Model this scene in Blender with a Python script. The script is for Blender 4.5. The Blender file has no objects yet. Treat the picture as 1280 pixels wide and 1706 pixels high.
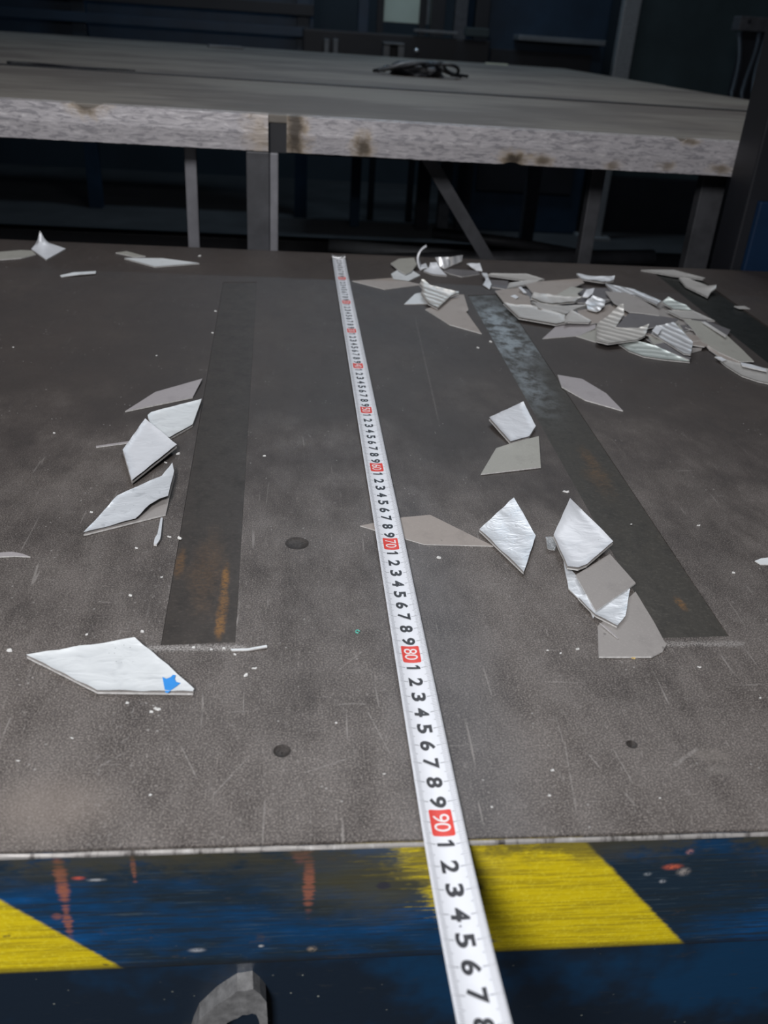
import bpy, bmesh, math, random
from mathutils import Vector, Matrix

# ------------------------------------------------------------------ camera, world, lights, exposure
F_PX, PITCH, YAW, ROLL = 1460.91, 0.50176, 0.12191, 0.069574
CAM = Vector((-0.05734, -1.12573, 0.25779))
fwd = Vector((math.sin(YAW)*math.cos(PITCH), math.cos(YAW)*math.cos(PITCH), -math.sin(PITCH)))
r0 = Vector((math.cos(YAW), -math.sin(YAW), 0)); u0 = r0.cross(fwd)
rgt = r0*math.cos(ROLL) + u0*math.sin(ROLL); upv = -r0*math.sin(ROLL) + u0*math.cos(ROLL)

scene = bpy.context.scene
C = scene.collection
cam_d = bpy.data.cameras.new('camera'); cam = bpy.data.objects.new('camera', cam_d); C.objects.link(cam)
m3 = Matrix((rgt, upv, -fwd)).transposed()
cam.matrix_world = Matrix.Translation(CAM) @ m3.to_4x4()
cam_d.sensor_fit = 'HORIZONTAL'; cam_d.sensor_width = 36; cam_d.lens = F_PX/1280*36
cam_d.clip_start = 0.01; cam_d.clip_end = 50
cam_d.dof.use_dof = True; cam_d.dof.focus_distance = 0.52; cam_d.dof.aperture_fstop = 18
scene.camera = cam

wd = bpy.data.worlds.new('workshop_air'); scene.world = wd; wd.use_nodes = True
bgn = wd.node_tree.nodes['Background']; bgn.inputs[0].default_value = (0.55, 0.68, 0.9, 1); bgn.inputs[1].default_value = 0.035

def area(name, loc, target, sx, sy, power, col):
    d = bpy.data.lights.new(name, 'AREA'); d.shape = 'RECTANGLE'; d.size = sx; d.size_y = sy; d.energy = power; d.color = col
    o = bpy.data.objects.new(name, d); C.objects.link(o); o.location = loc
    o.rotation_euler = (Vector(target)-Vector(loc)).to_track_quat('-Z', 'Y').to_euler()
    return o
area('unseen_light', (-0.70, -0.30, 1.25), (-0.05, -0.75, 0), 0.35, 0.35, 4.5, (0.98, 0.98, 1.0))     # lamp over the table, rear left
area('unseen_light', (-0.34, -1.62, 0.78), (0.0, -0.6, 0), 0.26, 0.26, 15, (0.99, 0.98, 1.0))         # unseen fill light added behind the camera to brighten the front
area('unseen_light', (0.5, 1.2, 2.3), (0.4, 0.9, 0), 1.4, 0.4, 20, (0.94, 0.96, 1.0))                # tube over the platform behind
area('unseen_light', (0.4, 4.0, 2.8), (0.4, 4.8, 0), 1.4, 0.3, 30, (0.55, 0.78, 1.0))               # tube over the machines at the back

vs = scene.view_settings
vs.view_transform = 'Standard'; vs.look = 'None'; vs.exposure = 0.12; vs.gamma = 1.0; vs.use_curve_mapping = False

# ------------------------------------------------------------------ helpers: geometry of the place
def ray(px, py): return fwd + rgt*((px-640)/F_PX) - upv*((py-853)/F_PX)
def at(px, py, z=0.0):
    d = ray(px, py); return CAM + d*((z-CAM.z)/d.z)
def atY(px, py, Y):
    d = ray(px, py); return CAM + d*((Y-CAM.y)/d.y)

def link(name, me, mat=None, parent=None, loc=None):
    o = bpy.data.objects.new(name, me); C.objects.link(o)
    if mat is not None and len(me.materials) == 0:
        me.materials.append(mat)
    if parent is not None:
        o.parent = parent
        o.location = -parent.location if loc is None else loc      # meshes are written in world metres
    elif loc is not None: o.location = loc
    return o
def from_bm(name, bm, mat, parent=None, smooth=False):
    me = bpy.data.meshes.new(name); bm.normal_update(); bm.to_mesh(me); bm.free()
    if smooth:
        for p in me.polygons: p.use_smooth = True
    return link(name, me, mat, parent)
def thing(name, label, cat, loc=(0, 0, 0), group=None):
    o = bpy.data.objects.new(name, None); C.objects.link(o); o.location = loc; o.empty_display_size = 0.05
    return tag(o, label, cat, group)
def tag(o, label, cat, group=None):
    o['label'] = label; o['category'] = cat
    if group: o['group'] = group
    return o
def box(bm, x0, x1, y0, y1, z0, z1, bev=0.0):
    r = bmesh.ops.create_cube(bm, size=1.0)
    vs_ = r['verts']
    for v in vs_:
        v.co = Vector(((x0+x1)/2+v.co.x*(x1-x0), (y0+y1)/2+v.co.y*(y1-y0), (z0+z1)/2+v.co.z*(z1-z0)))
    if bev > 0:
        es = list({e for v in vs_ for e in v.link_edges})
        bmesh.ops.bevel(bm, geom=es, offset=bev, segments=2, affect='EDGES', profile=0.7)
def boxo(name, dims, mat, parent=None, bev=0.0):
    bm = bmesh.new(); box(bm, *dims, bev); return from_bm(name, bm, mat, parent)
def tube(bm, pts, rad, n=8):
    rings = []
    for i, p in enumerate(pts):
        p = Vector(p); a = Vector(pts[max(i-1, 0)]); b = Vector(pts[min(i+1, len(pts)-1)])
        t = (b-a).normalized(); s = t.orthogonal().normalized() if abs(t.z) > .9 else t.cross(Vector((0, 0, 1))).normalized()
        w = s.cross(t)
        rr = rad[i] if isinstance(rad, (list, tuple)) else rad
        rings.append([bm.verts.new(p + (s*math.cos(k*2*math.pi/n) + w*math.sin(k*2*math.pi/n))*rr) for k in range(n)])
    for a, b in zip(rings[:-1], rings[1:]):
        for k in range(n): bm.faces.new((a[k], a[(k+1) % n], b[(k+1) % n], b[k]))
    bm.faces.new(rings[0][::-1]); bm.faces.new(rings[-1])

# ------------------------------------------------------------------ helpers: materials
class S:                                   # a socket with arithmetic
    def __init__(s, nt, k): s.nt, s.k = nt, k
    def op(s, o, *a, clamp=False):
        n = s.nt.nodes.new('ShaderNodeMath'); n.operation = o; n.use_clamp = clamp
        for i, v in enumerate((s,)+a):
            if isinstance(v, S): s.nt.links.new(v.k, n.inputs[i])
            else: n.inputs[i].default_value = v
        return S(s.nt, n.outputs[0])
    def __add__(s, o): return s.op('ADD', o)
    def __sub__(s, o): return s.op('SUBTRACT', o)
    def __mul__(s, o): return s.op('MULTIPLY', o)
    def __rmul__(s, o): return s.op('MULTIPLY', o)
    def inv(s): return (s*-1.0)+1.0
    def abs(s): return s.op('ABSOLUTE')
    def max(s, o): return s.op('MAXIMUM', o)
    def min(s, o): return s.op('MINIMUM', o)
    def ramp(s, a, b):                     # smooth 0..1 between a and b (a > b flips)
        n = s.nt.nodes.new('ShaderNodeMapRange'); n.interpolation_type = 'SMOOTHSTEP'
        s.nt.links.new(s.k, n.inputs[0])
        if a < b: n.inputs[1].default_value, n.inputs[2].default_value = a, b
        else:
            n.inputs[1].default_value, n.inputs[2].default_value = b, a
            n.inputs[3].default_value, n.inputs[4].default_value = 1, 0
        return S(s.nt, n.outputs[0])
class Mat:
    def __init__(s, name, col=(.5, .5, .5), rough=.5, metal=0.0, spec=None):
        s.m = bpy.data.materials.new(name); s.m.use_nodes = True; s.nt = s.m.node_tree
        s.p = s.nt.nodes['Principled BSDF']
        s.p.inputs['Base Color'].default_value = (*col, 1); s.p.inputs['Roughness'].default_value = rough; s.p.inputs['Metallic'].default_value = metal
        if spec is not None: s.p.inputs['Specular IOR Level'].default_value = spec
        s.col = None; s.base = col
        t = s.nt.nodes.new('ShaderNodeTexCoord'); s.co = t.outputs['Object']
        sp = s.nt.nodes.new('ShaderNodeSeparateXYZ'); s.nt.links.new(s.co, sp.inputs[0])
        s.x, s.y, s.z = (S(s.nt, sp.outputs[i]) for i in range(3))
    def vec(s, scale=(1, 1, 1), off=(0, 0, 0)):
        n = s.nt.nodes.new('ShaderNodeMapping'); s.nt.links.new(s.co, n.inputs[0]); n.inputs['Scale'].default_value = scale; n.inputs['Location'].default_value = off
        return n.outputs[0]
    def noise(s, sc, detail=3, rough=.55, stretch=(1, 1, 1), off=(0, 0, 0), dist=0.0):
        n = s.nt.nodes.new('ShaderNodeTexNoise'); s.nt.links.new(s.vec(stretch, off), n.inputs['Vector'])
        n.inputs['Scale'].default_value = sc; n.inputs['Detail'].default_value = detail; n.inputs['Roughness'].default_value = rough; n.inputs['Distortion'].default_value = dist
        return S(s.nt, n.outputs['Fac'])
    def voro(s, sc, stretch=(1, 1, 1), feature='F1'):
        n = s.nt.nodes.new('ShaderNodeTexVoronoi'); n.feature = feature; s.nt.links.new(s.vec(stretch), n.inputs['Vector']); n.inputs['Scale'].default_value = sc
        return S(s.nt, n.outputs['Distance'])
    def layer(s, fac, col):                # paint col over what is there by fac
        n = s.nt.nodes.new('ShaderNodeMix'); n.data_type = 'RGBA'
        if isinstance(fac, S): s.nt.links.new(fac.k, n.inputs['Factor'])
        else: n.inputs['Factor'].default_value = fac
        if s.col is None: n.inputs['A'].default_value = (*s.base, 1)
        else: s.nt.links.new(s.col, n.inputs['A'])
        n.inputs['B'].default_value = (*col, 1); s.col = n.outputs['Result']
        s.nt.links.new(s.col, s.p.inputs['Base Color'])
    def rough(s, f): s.nt.links.new(f.k, s.p.inputs['Roughness'])
    def metal(s, f): s.nt.links.new(f.k, s.p.inputs['Metallic'])
    def bump(s, h, strength=.3, dist=.001):
        n = s.nt.nodes.new('ShaderNodeBump'); n.inputs['Strength'].default_value = strength; n.inputs['Distance'].default_value = dist
        s.nt.links.new(h.k, n.inputs['Height']); s.nt.links.new(n.outputs[0], s.p.inputs['Normal'])
    def blob(s, a, b, ca, cb, ra, rb, edge=.5, warp=None, amp=0.0):   # 1 inside an ellipse in the a,b plane
        u, v = (a-ca)*(1/ra), (b-cb)*(1/rb)
        d = (u*u+v*v).op('SQRT')
        if warp is not None: d = d + (warp-0.5)*amp
        return d.ramp(1.0, 1.0-edge)
    def seg(s, a, b, a0, b0, a1, b1, w):   # 1 along a scratch
        L = math.hypot(a1-a0, b1-b0); ux, uy = (a1-a0)/L, (b1-b0)/L
        t = (a-a0)*ux+(b-b0)*uy; d = ((a-a0)*(-uy)+(b-b0)*ux).abs()
        return d.ramp(w, w*.3)*((t-L/2).abs().ramp(L/2, L/2*.7))

def simple(name, col, rough=.5, metal=0., var=.25, sc=40, bump=0.0, stretch=(1, 1, 1)):
    m = Mat(name, col, rough, metal)
    n = m.noise(sc, 4, .6, stretch)
    m.layer(n.ramp(.35, .75)*var*2, tuple(c*.55 for c in col)); m.layer(n.ramp(.5, .2)*var, tuple(min(1, c*1.5) for c in col))
    if bump: m.bump(n, bump)
    return m.m

# -- table plate: dark oiled steel with grain, dust and scratches
def table_mat():
    m = Mat('oiled_steel', (.048, .039, .035), .5, 0.1, .35)
    big = m.noise(7, 4, .6); mid = m.noise(45, 4, .65, (1, .5, 1)); fine = m.noise(1300, 3, .75); fine2 = m.noise(520, 4, .75, (1, .45, 1), (3, 1, 0))
    m.layer(big.ramp(.4, .72)*.5, (.029, .025, .024)); m.layer(big.ramp(.5, .25)*.5, (.070, .057, .048))
    m.layer(mid.ramp(.5, .75)*.45, (.028, .024, .023))
    front = (m.y+(big-.5)*.55+(mid-.5)*.25).ramp(-.46, -.84)      # painted-in brightening of the lit front, given a ragged outline
    # dry grey dust and fine abrasion, strengthened by that painted brightening towards the front
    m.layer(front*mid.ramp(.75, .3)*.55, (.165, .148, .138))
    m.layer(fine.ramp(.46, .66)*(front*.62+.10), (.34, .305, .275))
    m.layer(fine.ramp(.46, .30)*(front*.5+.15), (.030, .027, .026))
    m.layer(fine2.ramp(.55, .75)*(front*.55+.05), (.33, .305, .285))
    bluish_patch = m.blob(m.x, m.y, .012, -.80, .040, .26, .9, big, .8)        # soft bluish patch along the tape
    m.layer(bluish_patch*.35, (.10, .105, .115))
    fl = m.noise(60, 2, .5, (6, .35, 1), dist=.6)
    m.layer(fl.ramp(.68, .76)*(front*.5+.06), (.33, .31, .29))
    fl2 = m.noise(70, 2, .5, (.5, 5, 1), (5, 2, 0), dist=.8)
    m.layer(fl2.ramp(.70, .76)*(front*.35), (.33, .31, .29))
    for (a, b, c, d, w) in ((940, 1230, 962, 1362, .0004), (1020, 1245, 1058, 1310, .0004), (980, 1255, 1003, 1283, .0005), (925, 1190, 940, 1240, .0003),
                            (805, 1110, 820, 1160, .0005), (690, 520, 735, 720, .0010), (610, 1180, 655, 1265, .0004), (500, 1290, 590, 1260, .0004), (350, 1330, 420, 1255, .0004),
                            (1165, 1245, 1120, 1278, .0012), (1040, 1318, 1060, 1345, .0009), (300, 1240, 330, 1300, .0004), (160, 1280, 215, 1250, .0004), (560, 1120, 610, 1080, .0004)):
        p, q = at(a, b), at(c, d); far = .3 if b < 700 else 1.0
        m.layer(m.seg(m.x, m.y, p.x, p.y, q.x, q.y, w)*fine2.ramp(.3, .6)*.5*far, (.34, .32, .30))
    p = at(1185, 1258); m.layer(m.blob(m.x, m.y, p.x, p.y, .010, .005, .5, fine2, 2.0)*.30, (.25, .225, .20))        # dried scuff on the right
    p = at(1195, 1282); m.layer(m.blob(m.x, m.y, p.x, p.y, .006, .004, .5, fine2, 2.4)*.28, (.25, .23, .21))
    p = at(90, 1345); m.layer(m.blob(m.x, m.y, p.x, p.y, .035, .022, .9, big, .8)*.4, (.26, .22, .19))
    vo = m.voro(230); m.layer(vo.ramp(.14, .08)*m.noise(30, 2).ramp(.57, .62)*.6, (.42, .41, .39))
    for (x0, x1, y, k) in ((-.126, -.075, -.7925, .9), (.124, .172, -.7915, .55)):      # dirt packed along the slot ends
        t = ((m.y-y)+(fine2-.5)*.008).abs().ramp(.0032, .0005)*((m.x-(x0+x1)/2).abs().ramp((x1-x0)/2, (x1-x0)/2*.8))
        m.layer(t*fine.ramp(.42, .56)*k, (.42, .40, .38))
    m.layer(((m.x+.1255+(m.y+.13)*.0).abs().ramp(.014, .002))*m.y.ramp(-.5, -.62)*fine2.ramp(.56, .70)*.3, (.33, .32, .31))
    m.rough(mid*.22+fine*.2+.26)
    m.bump(fine*.6+mid*.3, .25, .0006)
    return m.m
M = {}
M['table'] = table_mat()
def slot_mat(name, base, rust, painted_sheen):
    m = Mat(name, base, .5, .25, .5)
    n = m.noise(75, 5, .7, (1, .7, 1)); f = m.noise(700, 3, .75, (.6, 1, 1)); b = m.noise(14, 3)
    m.layer(n.ramp(.45, .7)*.7, tuple(c*.5 for c in base)); m.layer(n.ramp(.42, .28)*.6, tuple(c*1.7 for c in base)); m.layer(f.ramp(.5, .75)*.45, tuple(min(1, c*2.6) for c in base))
    for (px, py, rx, ry, s_) in rust:
        p = at(px, py); m.layer(m.blob(m.x, m.y, p.x, p.y, rx, ry, .8, n, 1.5)*f.ramp(.3,.6)*s_, (.26, .125, .03))
    for (px, py, rx, ry, s_) in painted_sheen:  # pale blue reflection painted into the bar's colour
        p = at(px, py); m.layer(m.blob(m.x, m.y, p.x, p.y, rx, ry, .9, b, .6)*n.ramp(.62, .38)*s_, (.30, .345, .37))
    m.rough(n*.3+.28); m.bump(n, .25, .0008)
    return m.m
M['slot_left'] = slot_mat('rusty_slot_bar', (.044, .036, .030), ((375, 965, .003, .020, .9), (372, 1010, .004, .02, .6), (345, 950, .013, .05, .16), (366, 1045, .003, .012, .8), (300, 935, .004, .02, .35)), ())
M['slot_mid'] = slot_mat('sheen_painted_slot_bar', (.046, .042, .035), ((985, 768, .008, .03, .22), (1135, 1005, .003, .008, .5), (1000, 800, .012, .03, .15)), ((835, 545, .04, .17, 1.0), (870, 630, .03, .12, .55)))
M['slot_dark'] = slot_mat('dark_slot_bar', (.010, .012, .010), (), ())
def worn_edge():
    m = Mat('worn_bright_edge', (.45, .43, .41), .4, .5); n = m.noise(160, 4, .7, (1, .3, .3))
    m.layer(n.ramp(.5, .68), (.10, .09, .085)); m.layer(n.ramp(.45, .25), (.75, .74, .72)); return m.m
M['edge'] = worn_edge()

# -- blue painted front with yellow hazard stripes, scuffed
def front_mat():
    m = Mat('blue_hazard_paint', (.006, .043, .115), .45, 0.0, .45)
    big = m.noise(16, 4, .65, (.8, 1, 2.0)); st = m.noise(120, 4, .7, (.22, 1, 5.5)); st2 = m.noise(330, 3, .7, (.12, 1, 3.5), (4, 0, 2)); fine = m.noise(700, 3, .75); bl = m.noise(70, 4, .7, (.7, 1, 1.2), (1, 5, 0))
    m.layer(big.ramp(.42, .60)*.85, (.014, .024, .032)); m.layer(st.ramp(.50, .64)*.7, (.016, .022, .026))
    m.layer(big.ramp(.44, .30)*st.ramp(.62, .45)*.7, (.005, .085, .27))
    m.layer(st2.ramp(.58, .70)*.45, (.085, .12, .145)); m.layer(bl.ramp(.62, .72)*.5, (.07, .055, .045)); m.layer(fine.ramp(.66, .76)*.4, (.13, .15, .15))
    X, Z = m.x, m.z
    def stripe(xl, xr, slope, ragged):
        t = X + Z*slope                          # the band's edges lean down to the right
        w = (st-.5)*.003 + (fine-.5)*.002
        wl = (st-.5)*.05 + (bl-.5)*.05 if ragged else w
        return (t+wl-xl).ramp(-.006, .006)*((t+w-xr).ramp(.0014, -.0014))
    s1 = stripe(-.29, -.183, .94, False); s2 = stripe(-.030, .051, .84, True)
    low = Z.ramp(-.0685, -.0650)
    sm = s1.max(s2)*low
    olive = m.blob(X, Z, -.022, -.020, .055, .032, .9, bl, .8)                  # paint rubbed to a brown olive beside the tape
    m.layer(olive*.75, (.075, .068, .032))
    rub = olive*st.ramp(.40, .54)
    m.layer(sm*((rub*.9).inv()), (.68, .53, .010))
    m.layer(sm*st.ramp(.44, .60)*.55*(rub.inv()), (.30, .215, .012)); m.layer(sm*fine.ramp(.50, .66)*.45*(rub.inv()), (.82, .70, .05)); m.layer(sm*st2.ramp(.60, .70)*.5, (.13, .10, .03)); m.layer(sm*bl.ramp(.64, .70)*.75, (.06, .05, .03))
    m.layer(m.blob(X, Z, .014, -.027, .005, .005, .6, st, 2.0)*.8, (.025, .025, .02))
    a = atY(640, 1477, -.907); m.layer(m.blob(X, Z, a.x, a.z, .0035, .0025, .5, bl, 1.5)*.85, (.035, .035, .05))
    # orange primer runs showing through
    for (px, y0, y1, w, s_) in ((102, 1415, 1520, .0030, 1.0), (112, 1500, 1570, .0022, .9), (95, 1520, 1536, .0030, .7), (222, 1416, 1476, .0012, .75), (515, 1404, 1532, .0026, .75), (502, 1410, 1442, .0040, .6)):
        a, b = atY(px, y0, -.907), atY(px, y1, -.907)
        m.layer(m.blob(X, Z, (a.x+b.x)/2, (a.z+b.z)/2, w, abs(a.z-b.z)/2, .6, st, 2.2)*st2.ramp(.66, .50)*s_, (.33, .115, .07))
    for (px, py, rx, rz, c) in ((130, 1465, .0030, .0012, (.75, .12, .08)), (160, 1468, .004, .0009, (.5, .52, .55)), (1122, 1446, .0050, .0022, (.62, .13, .07)), (1140, 1454, .0035, .003, (.33, .30, .28)), (1080, 1458, .002, .0014, (.26, .29, .31)), (328, 1585, .0040, .0016, (.38, .40, .43)),
                              (520, 1583, .0025, .0022, (.3, .24, .18)), (1150, 1420, .002, .002, (.4, .2, .2)), (1105, 1470, .0018, .0014, (.4, .42, .45)), (435, 1578, .0015, .001, (.5, .5, .5))):
        a = atY(px, py, -.907); m.layer(m.blob(X, Z, a.x, a.z, rx*1.1, rz*1.1, .9)*fine.ramp(.34, .50)*.9, c)
    # greasy grime under the lip, darker strip along the lower edge
    m.layer(Z.ramp(-.024, -.003)*bl.ramp(.38, .58)*.75, (.060, .054, .032)); m.layer(Z.ramp(-.0620, -.0675)*.75, (.012, .012, .012))
    m.rough(st*.3+.30); m.bump(st*.7+fine*.3, .45, .0007)
    return m.m
M['front'] = front_mat()
def lower_mat():
    m = Mat('dark_blue_paint', (.006, .036, .088), .4, 0, .5); n = m.noise(14, 4, .6); f = m.noise(200, 4, .7, (.4, 1, 1)); v = m.voro(140)
    m.layer(n.ramp(.36, .55)*.85, (.010, .014, .020)); m.layer(f.ramp(.6, .75)*.5, (.03, .035, .04)); m.layer(v.ramp(.09, .05)*n.ramp(.5, .6)*.6, (.4, .42, .36)); m.bump(f, .3, .0005)
    return m.m
M['lower'] = lower_mat()
M['steel'] = simple('grey_steel', (.33, .33, .33), .45, .5, .4, 220, .2)
M['chrome'] = simple('bright_steel', (.62, .62, .62), .3, .8, .2, 300)
M['hole'] = simple('grimy_black_steel', (.045, .038, .034), .5, .2, .6, 700, .3)

# -- platform behind
def rail_mat(seed):
    m = Mat('scaled_rail', (.44, .42, .435), .45, .15); n = m.noise(190, 4, .65, (.30, 1, 1.2), (seed, 0, 0), .8); s = m.noise(160, 3, .7, (.06, 1, 1.6), (seed, 3, 0)); b = m.noise(12, 3, .5, (1, 1, 1), (seed, 0, 0)); w = m.noise(90, 3, .6)
    m.layer(n.ramp(.48, .62)*.75, (.20, .195, .21)); m.layer(n.ramp(.45, .28)*.6, (.72, .70, .70)); m.layer(s.ramp(.52, .66)*.5, (.27, .26, .27)); m.layer(b.ramp(.5, .7)*.3, (.33, .32, .34))
    for (px, py, rx, rz, k) in ((145, 172, .016, .009, 1), (434, 225, .014, .03, .45), (491, 220, .012, .03, 1), (604, 246, .010, .011, .9), (856, 266, .014, .007, 1), (905, 268, .010, .005, .7), (1022, 276, .008, .004, .5), (1150, 234, .009, .004, .6), (1110, 277, .008, .004, .5), (1200, 281, .012, .004, .6)):
        a = atY(px, py, .12)
        m.layer(m.blob(m.x, m.z, a.x, a.z, rx*2.3, rz*2.6, 1.0, w, 1.2)*.7*k, (.50, .36, .17))
        if k > .46: m.layer(m.blob(m.x, m.z, a.x, a.z, rx*1.5, rz*1.9, .8, w, .9)*.95*k, (.040, .030, .022))
    m.rough(n*.3+.3); m.bump(n, .35, .0015)
    return m.m
M['rail'] = rail_mat(0)
def deck_mat(seed):
    m = Mat('worn_deck', (.18, .163, .14), .5, .1, .4); n = m.noise(4, 4, .6, (.5, 1, 1), (seed, seed, 0)); s = m.noise(26, 4, .65, (.12, 1, 1), (seed, 0, 0)); f = m.noise(70, 3, .6, (.15, 1, 1))
    m.layer(n.ramp(.45, .62)*.75, (.085, .070, .060)); m.layer(n.ramp(.42, .25)*.5, (.27, .26, .21)); m.layer(s.ramp(.5, .68)*.5, (.09, .085, .078)); m.layer(f.ramp(.58, .72)*.35, (.32, .31, .29))
    m.rough(n*.25+.4); m.bump(s, .3, .003); return m.m
M['deck'] = deck_mat(0); M['deck_b'] = deck_mat(4)
M['leg'] = simple('grey_leg_paint', (.070, .072, .080), .5, .2, .35, 30)
M['leg_light'] = simple('pale_leg_paint', (.22, .22, .24), .5, .2, .25, 30)
M['dark'] = simple('black_machine_paint', (.012, .013, .017), .5, .1, .3, 8)
M['navy'] = simple('navy_machine_paint', (.012, .030, .055), .45, .1, .35, 5)
M['blue'] = simple('blue_machine_paint', (.002, .017, .050), .45, 0, .3, 12)
M['teal'] = simple('dull_teal_paint', (.035, .055, .06), .6, 0, .3, 4)
M['grey'] = simple('dull_grey_metal', (.16, .17, .18), .5, .2, .35, 10)
M['pale'] = simple('pale_green_panel', (.50, .55, .46), .6, 0, .1, 4)
M['concrete'] = simple('dark_concrete', (.035, .035, .036), .8, 0, .4, 3)
M['wall'] = simple('dark_workshop_wall', (.022, .030, .038), .8, 0, .4, 1.2)

# -- offcuts
def film_mat(name, col, wav, metal=.05, rough=.38, scale=1.0, grey=(.34, .36, .38)):
    m = Mat(name, col, rough, metal); n = m.noise(90*scale, 4, .6); f = m.noise(900, 2, .6); w = m.noise(70*scale, 2, .5, (1, 1.6, 1), (2, 0, 0), 1.2)
    v = m.voro(300)
    m.layer(n.ramp(.55, .8)*.18, grey); m.layer(w.ramp(.55, .75)*wav, grey); m.layer(v.ramp(.09, .05)*m.noise(25, 1).ramp(.52, .6)*.8, (.06, .05, .05))
    m.bump(w*1.0+n*.4, .45, .0010); return m.m
M['film_dull'] = film_mat('dull_grey_film', (.44, .43, .41), .2, .15, .4, 1.0, (.26, .25, .24))
M['cut_edge'] = simple('white_cut_edge', (.62, .61, .59), .45, 0, .3, 500)
M['film'] = film_mat('white_film', (.66, .69, .70), .25)
M['film_smooth'] = film_mat('smooth_white_film', (.64, .66, .69), .08)
M['film_wrinkled'] = film_mat('wrinkled_silver_film', (.66, .69, .72), .45, .2, .32, 1.4)
def foil_mat(name, col, dark, ang, sc=260, metal=.35):
    m = Mat(name, col, .35, metal)
    t = m.x*math.cos(ang)+m.y*math.sin(ang); nz = m.noise(50, 3)
    r = ((t*sc*2.2)+nz*5.0).op('SINE')*.5+.5
    m.layer(r.ramp(.25, .95)*.45, dark); m.layer(nz.ramp(.55, .7)*.35, dark); m.bump(r, .5, .0008); return m.m
M['foil'] = foil_mat('corrugated_foil', (.60, .58, .54), (.30, .29, .27), .9)
M['foil_b'] = foil_mat('silver_foil', (.62, .63, .64), (.26, .27, .28), .35, 330)
M['foil_g'] = foil_mat('greenish_foil', (.58, .63, .60), (.28, .32, .30), 1.3, 250)
def board_mat(name, col, smudge=.5):
    m = Mat(name, col, .5, .15); n = m.noise(60, 4, .6); f = m.noise(800, 2, .6); b = m.noise(160, 3, .6, (1, 1, 1), (7, 0, 0))
    m.layer(n.ramp(.5, .72)*.35, tuple(c*.65 for c in col)); m.layer(f.ramp(.5, .75)*.3, tuple(min(1, c*1.35) for c in col)); m.layer(b.ramp(.66, .74)*smudge, (.05, .045, .042)); m.bump(f, .15, .0003); return m.m
M['board'] = board_mat('grey_backing', (.30, .28, .265))
M['board_mauve'] = board_mat('mauve_grey_backing', (.34, .315, .32), .2)
M['board_brown'] = board_mat('brown_grey_backing', (.32, .28, .25), .3)
M['board_dark'] = board_mat('dark_grey_backing', (.12, .115, .12), .3)
M['board_olive'] = board_mat('olive_grey_backing', (.33, .325, .29), .2)
cf = Mat('clear_film', (.75, .78, .80), .25); cf.p.inputs['Transmission Weight'].default_value = .75; cf.bump(cf.noise(500, 3), .8, .001); M['clear'] = cf.m
M['crumb'] = simple('white_crumb', (.66, .66, .64), .5, 0, .1, 900)
M['blueprint'] = simple('blue_print_ink', (.02, .26, .72), .45, 0, .1, 300)
M['tape'] = None

# ------------------------------------------------------------------ the setting
def struct(o): o['kind'] = 'structure'; return o
struct(boxo('floor', (-5, 6, -2.5, 6.6, -.90, -.85), M['concrete']))
struct(boxo('wall_back', (-5, 6, 6.5, 6.6, -.85, 3.2), M['wall']))

# ------------------------------------------------------------------ the steel table
XL, XR, YF, YB = -.75, .75, -.908, .034
tb = thing('work_table', 'dark oiled steel work table with slots and blue and yellow striped front', 'table', (0, -.45, -.85))
P2 = lambda px, py: at(px, py).to_2d()
slots = [[P2(268, 1075), P2(392, 1070), P2(428, 470), P2(372, 470)], [P2(1100, 1063), P2(1215, 1060), P2(835, 490), P2(780, 492)],
         [Vector((.378, -.789)), Vector((.437, -.789)), Vector((.470, -.004)), Vector((.415, -.004))]]
# the plate: slab with the slots and three tapped holes cut out of it
bm = bmesh.new(); box(bm, XL, XR, YF+.0020, YB, -.012, 0)
plate_me = bpy.data.meshes.new('top_plate'); bm.to_mesh(plate_me); bm.free()
plate = bpy.data.objects.new('tmp_plate', plate_me); C.objects.link(plate)
holes = [(at(495, 905).to_2d(), .0068), (at(470, 1251).to_2d(), .0036), (at(1053, 1240).to_2d(), .0024)]
cut = bmesh.new()
for s in slots:
    lo = [cut.verts.new((p.x, p.y, -.0035)) for p in s]; hi = [cut.verts.new((p.x, p.y, .01)) for p in s]
    cut.faces.new(lo[::-1]); cut.faces.new(hi)
    for i in range(4): cut.faces.new((lo[i], lo[(i+1) % 4], hi[(i+1) % 4], hi[i]))
for c, r in holes:
    bmesh.ops.create_cone(cut, cap_ends=True, segments=24, radius1=r, radius2=r, depth=.0196, matrix=Matrix.Translation((c.x, c.y, 0)))
bmesh.ops.recalc_face_normals(cut, faces=cut.faces)
cme = bpy.data.meshes.new('tmp_cut'); cut.to_mesh(cme); cut.free(); cuto = bpy.data.objects.new('tmp_cut', cme); C.objects.link(cuto)
md = plate.modifiers.new('b', 'BOOLEAN'); md.object = cuto; md.operation = 'DIFFERENCE'; md.solver = 'EXACT'
dg = bpy.context.evaluated_depsgraph_get(); new = bpy.data.meshes.new_from_object(plate.evaluated_get(dg)); new.name = 'top_plate'
bpy.data.objects.remove(plate); bpy.data.objects.remove(cuto); bpy.data.meshes.remove(plate_me); bpy.data.meshes.remove(cme)
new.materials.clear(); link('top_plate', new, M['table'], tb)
def inset(s, d):
    c = sum(s, Vector((0, 0)))/4; out = []
    for p in s:
        v = p-c; out.append(c+Vector((v.x-math.copysign(d, v.x), v.y-math.copysign(d, v.y))))
    return out
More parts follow.
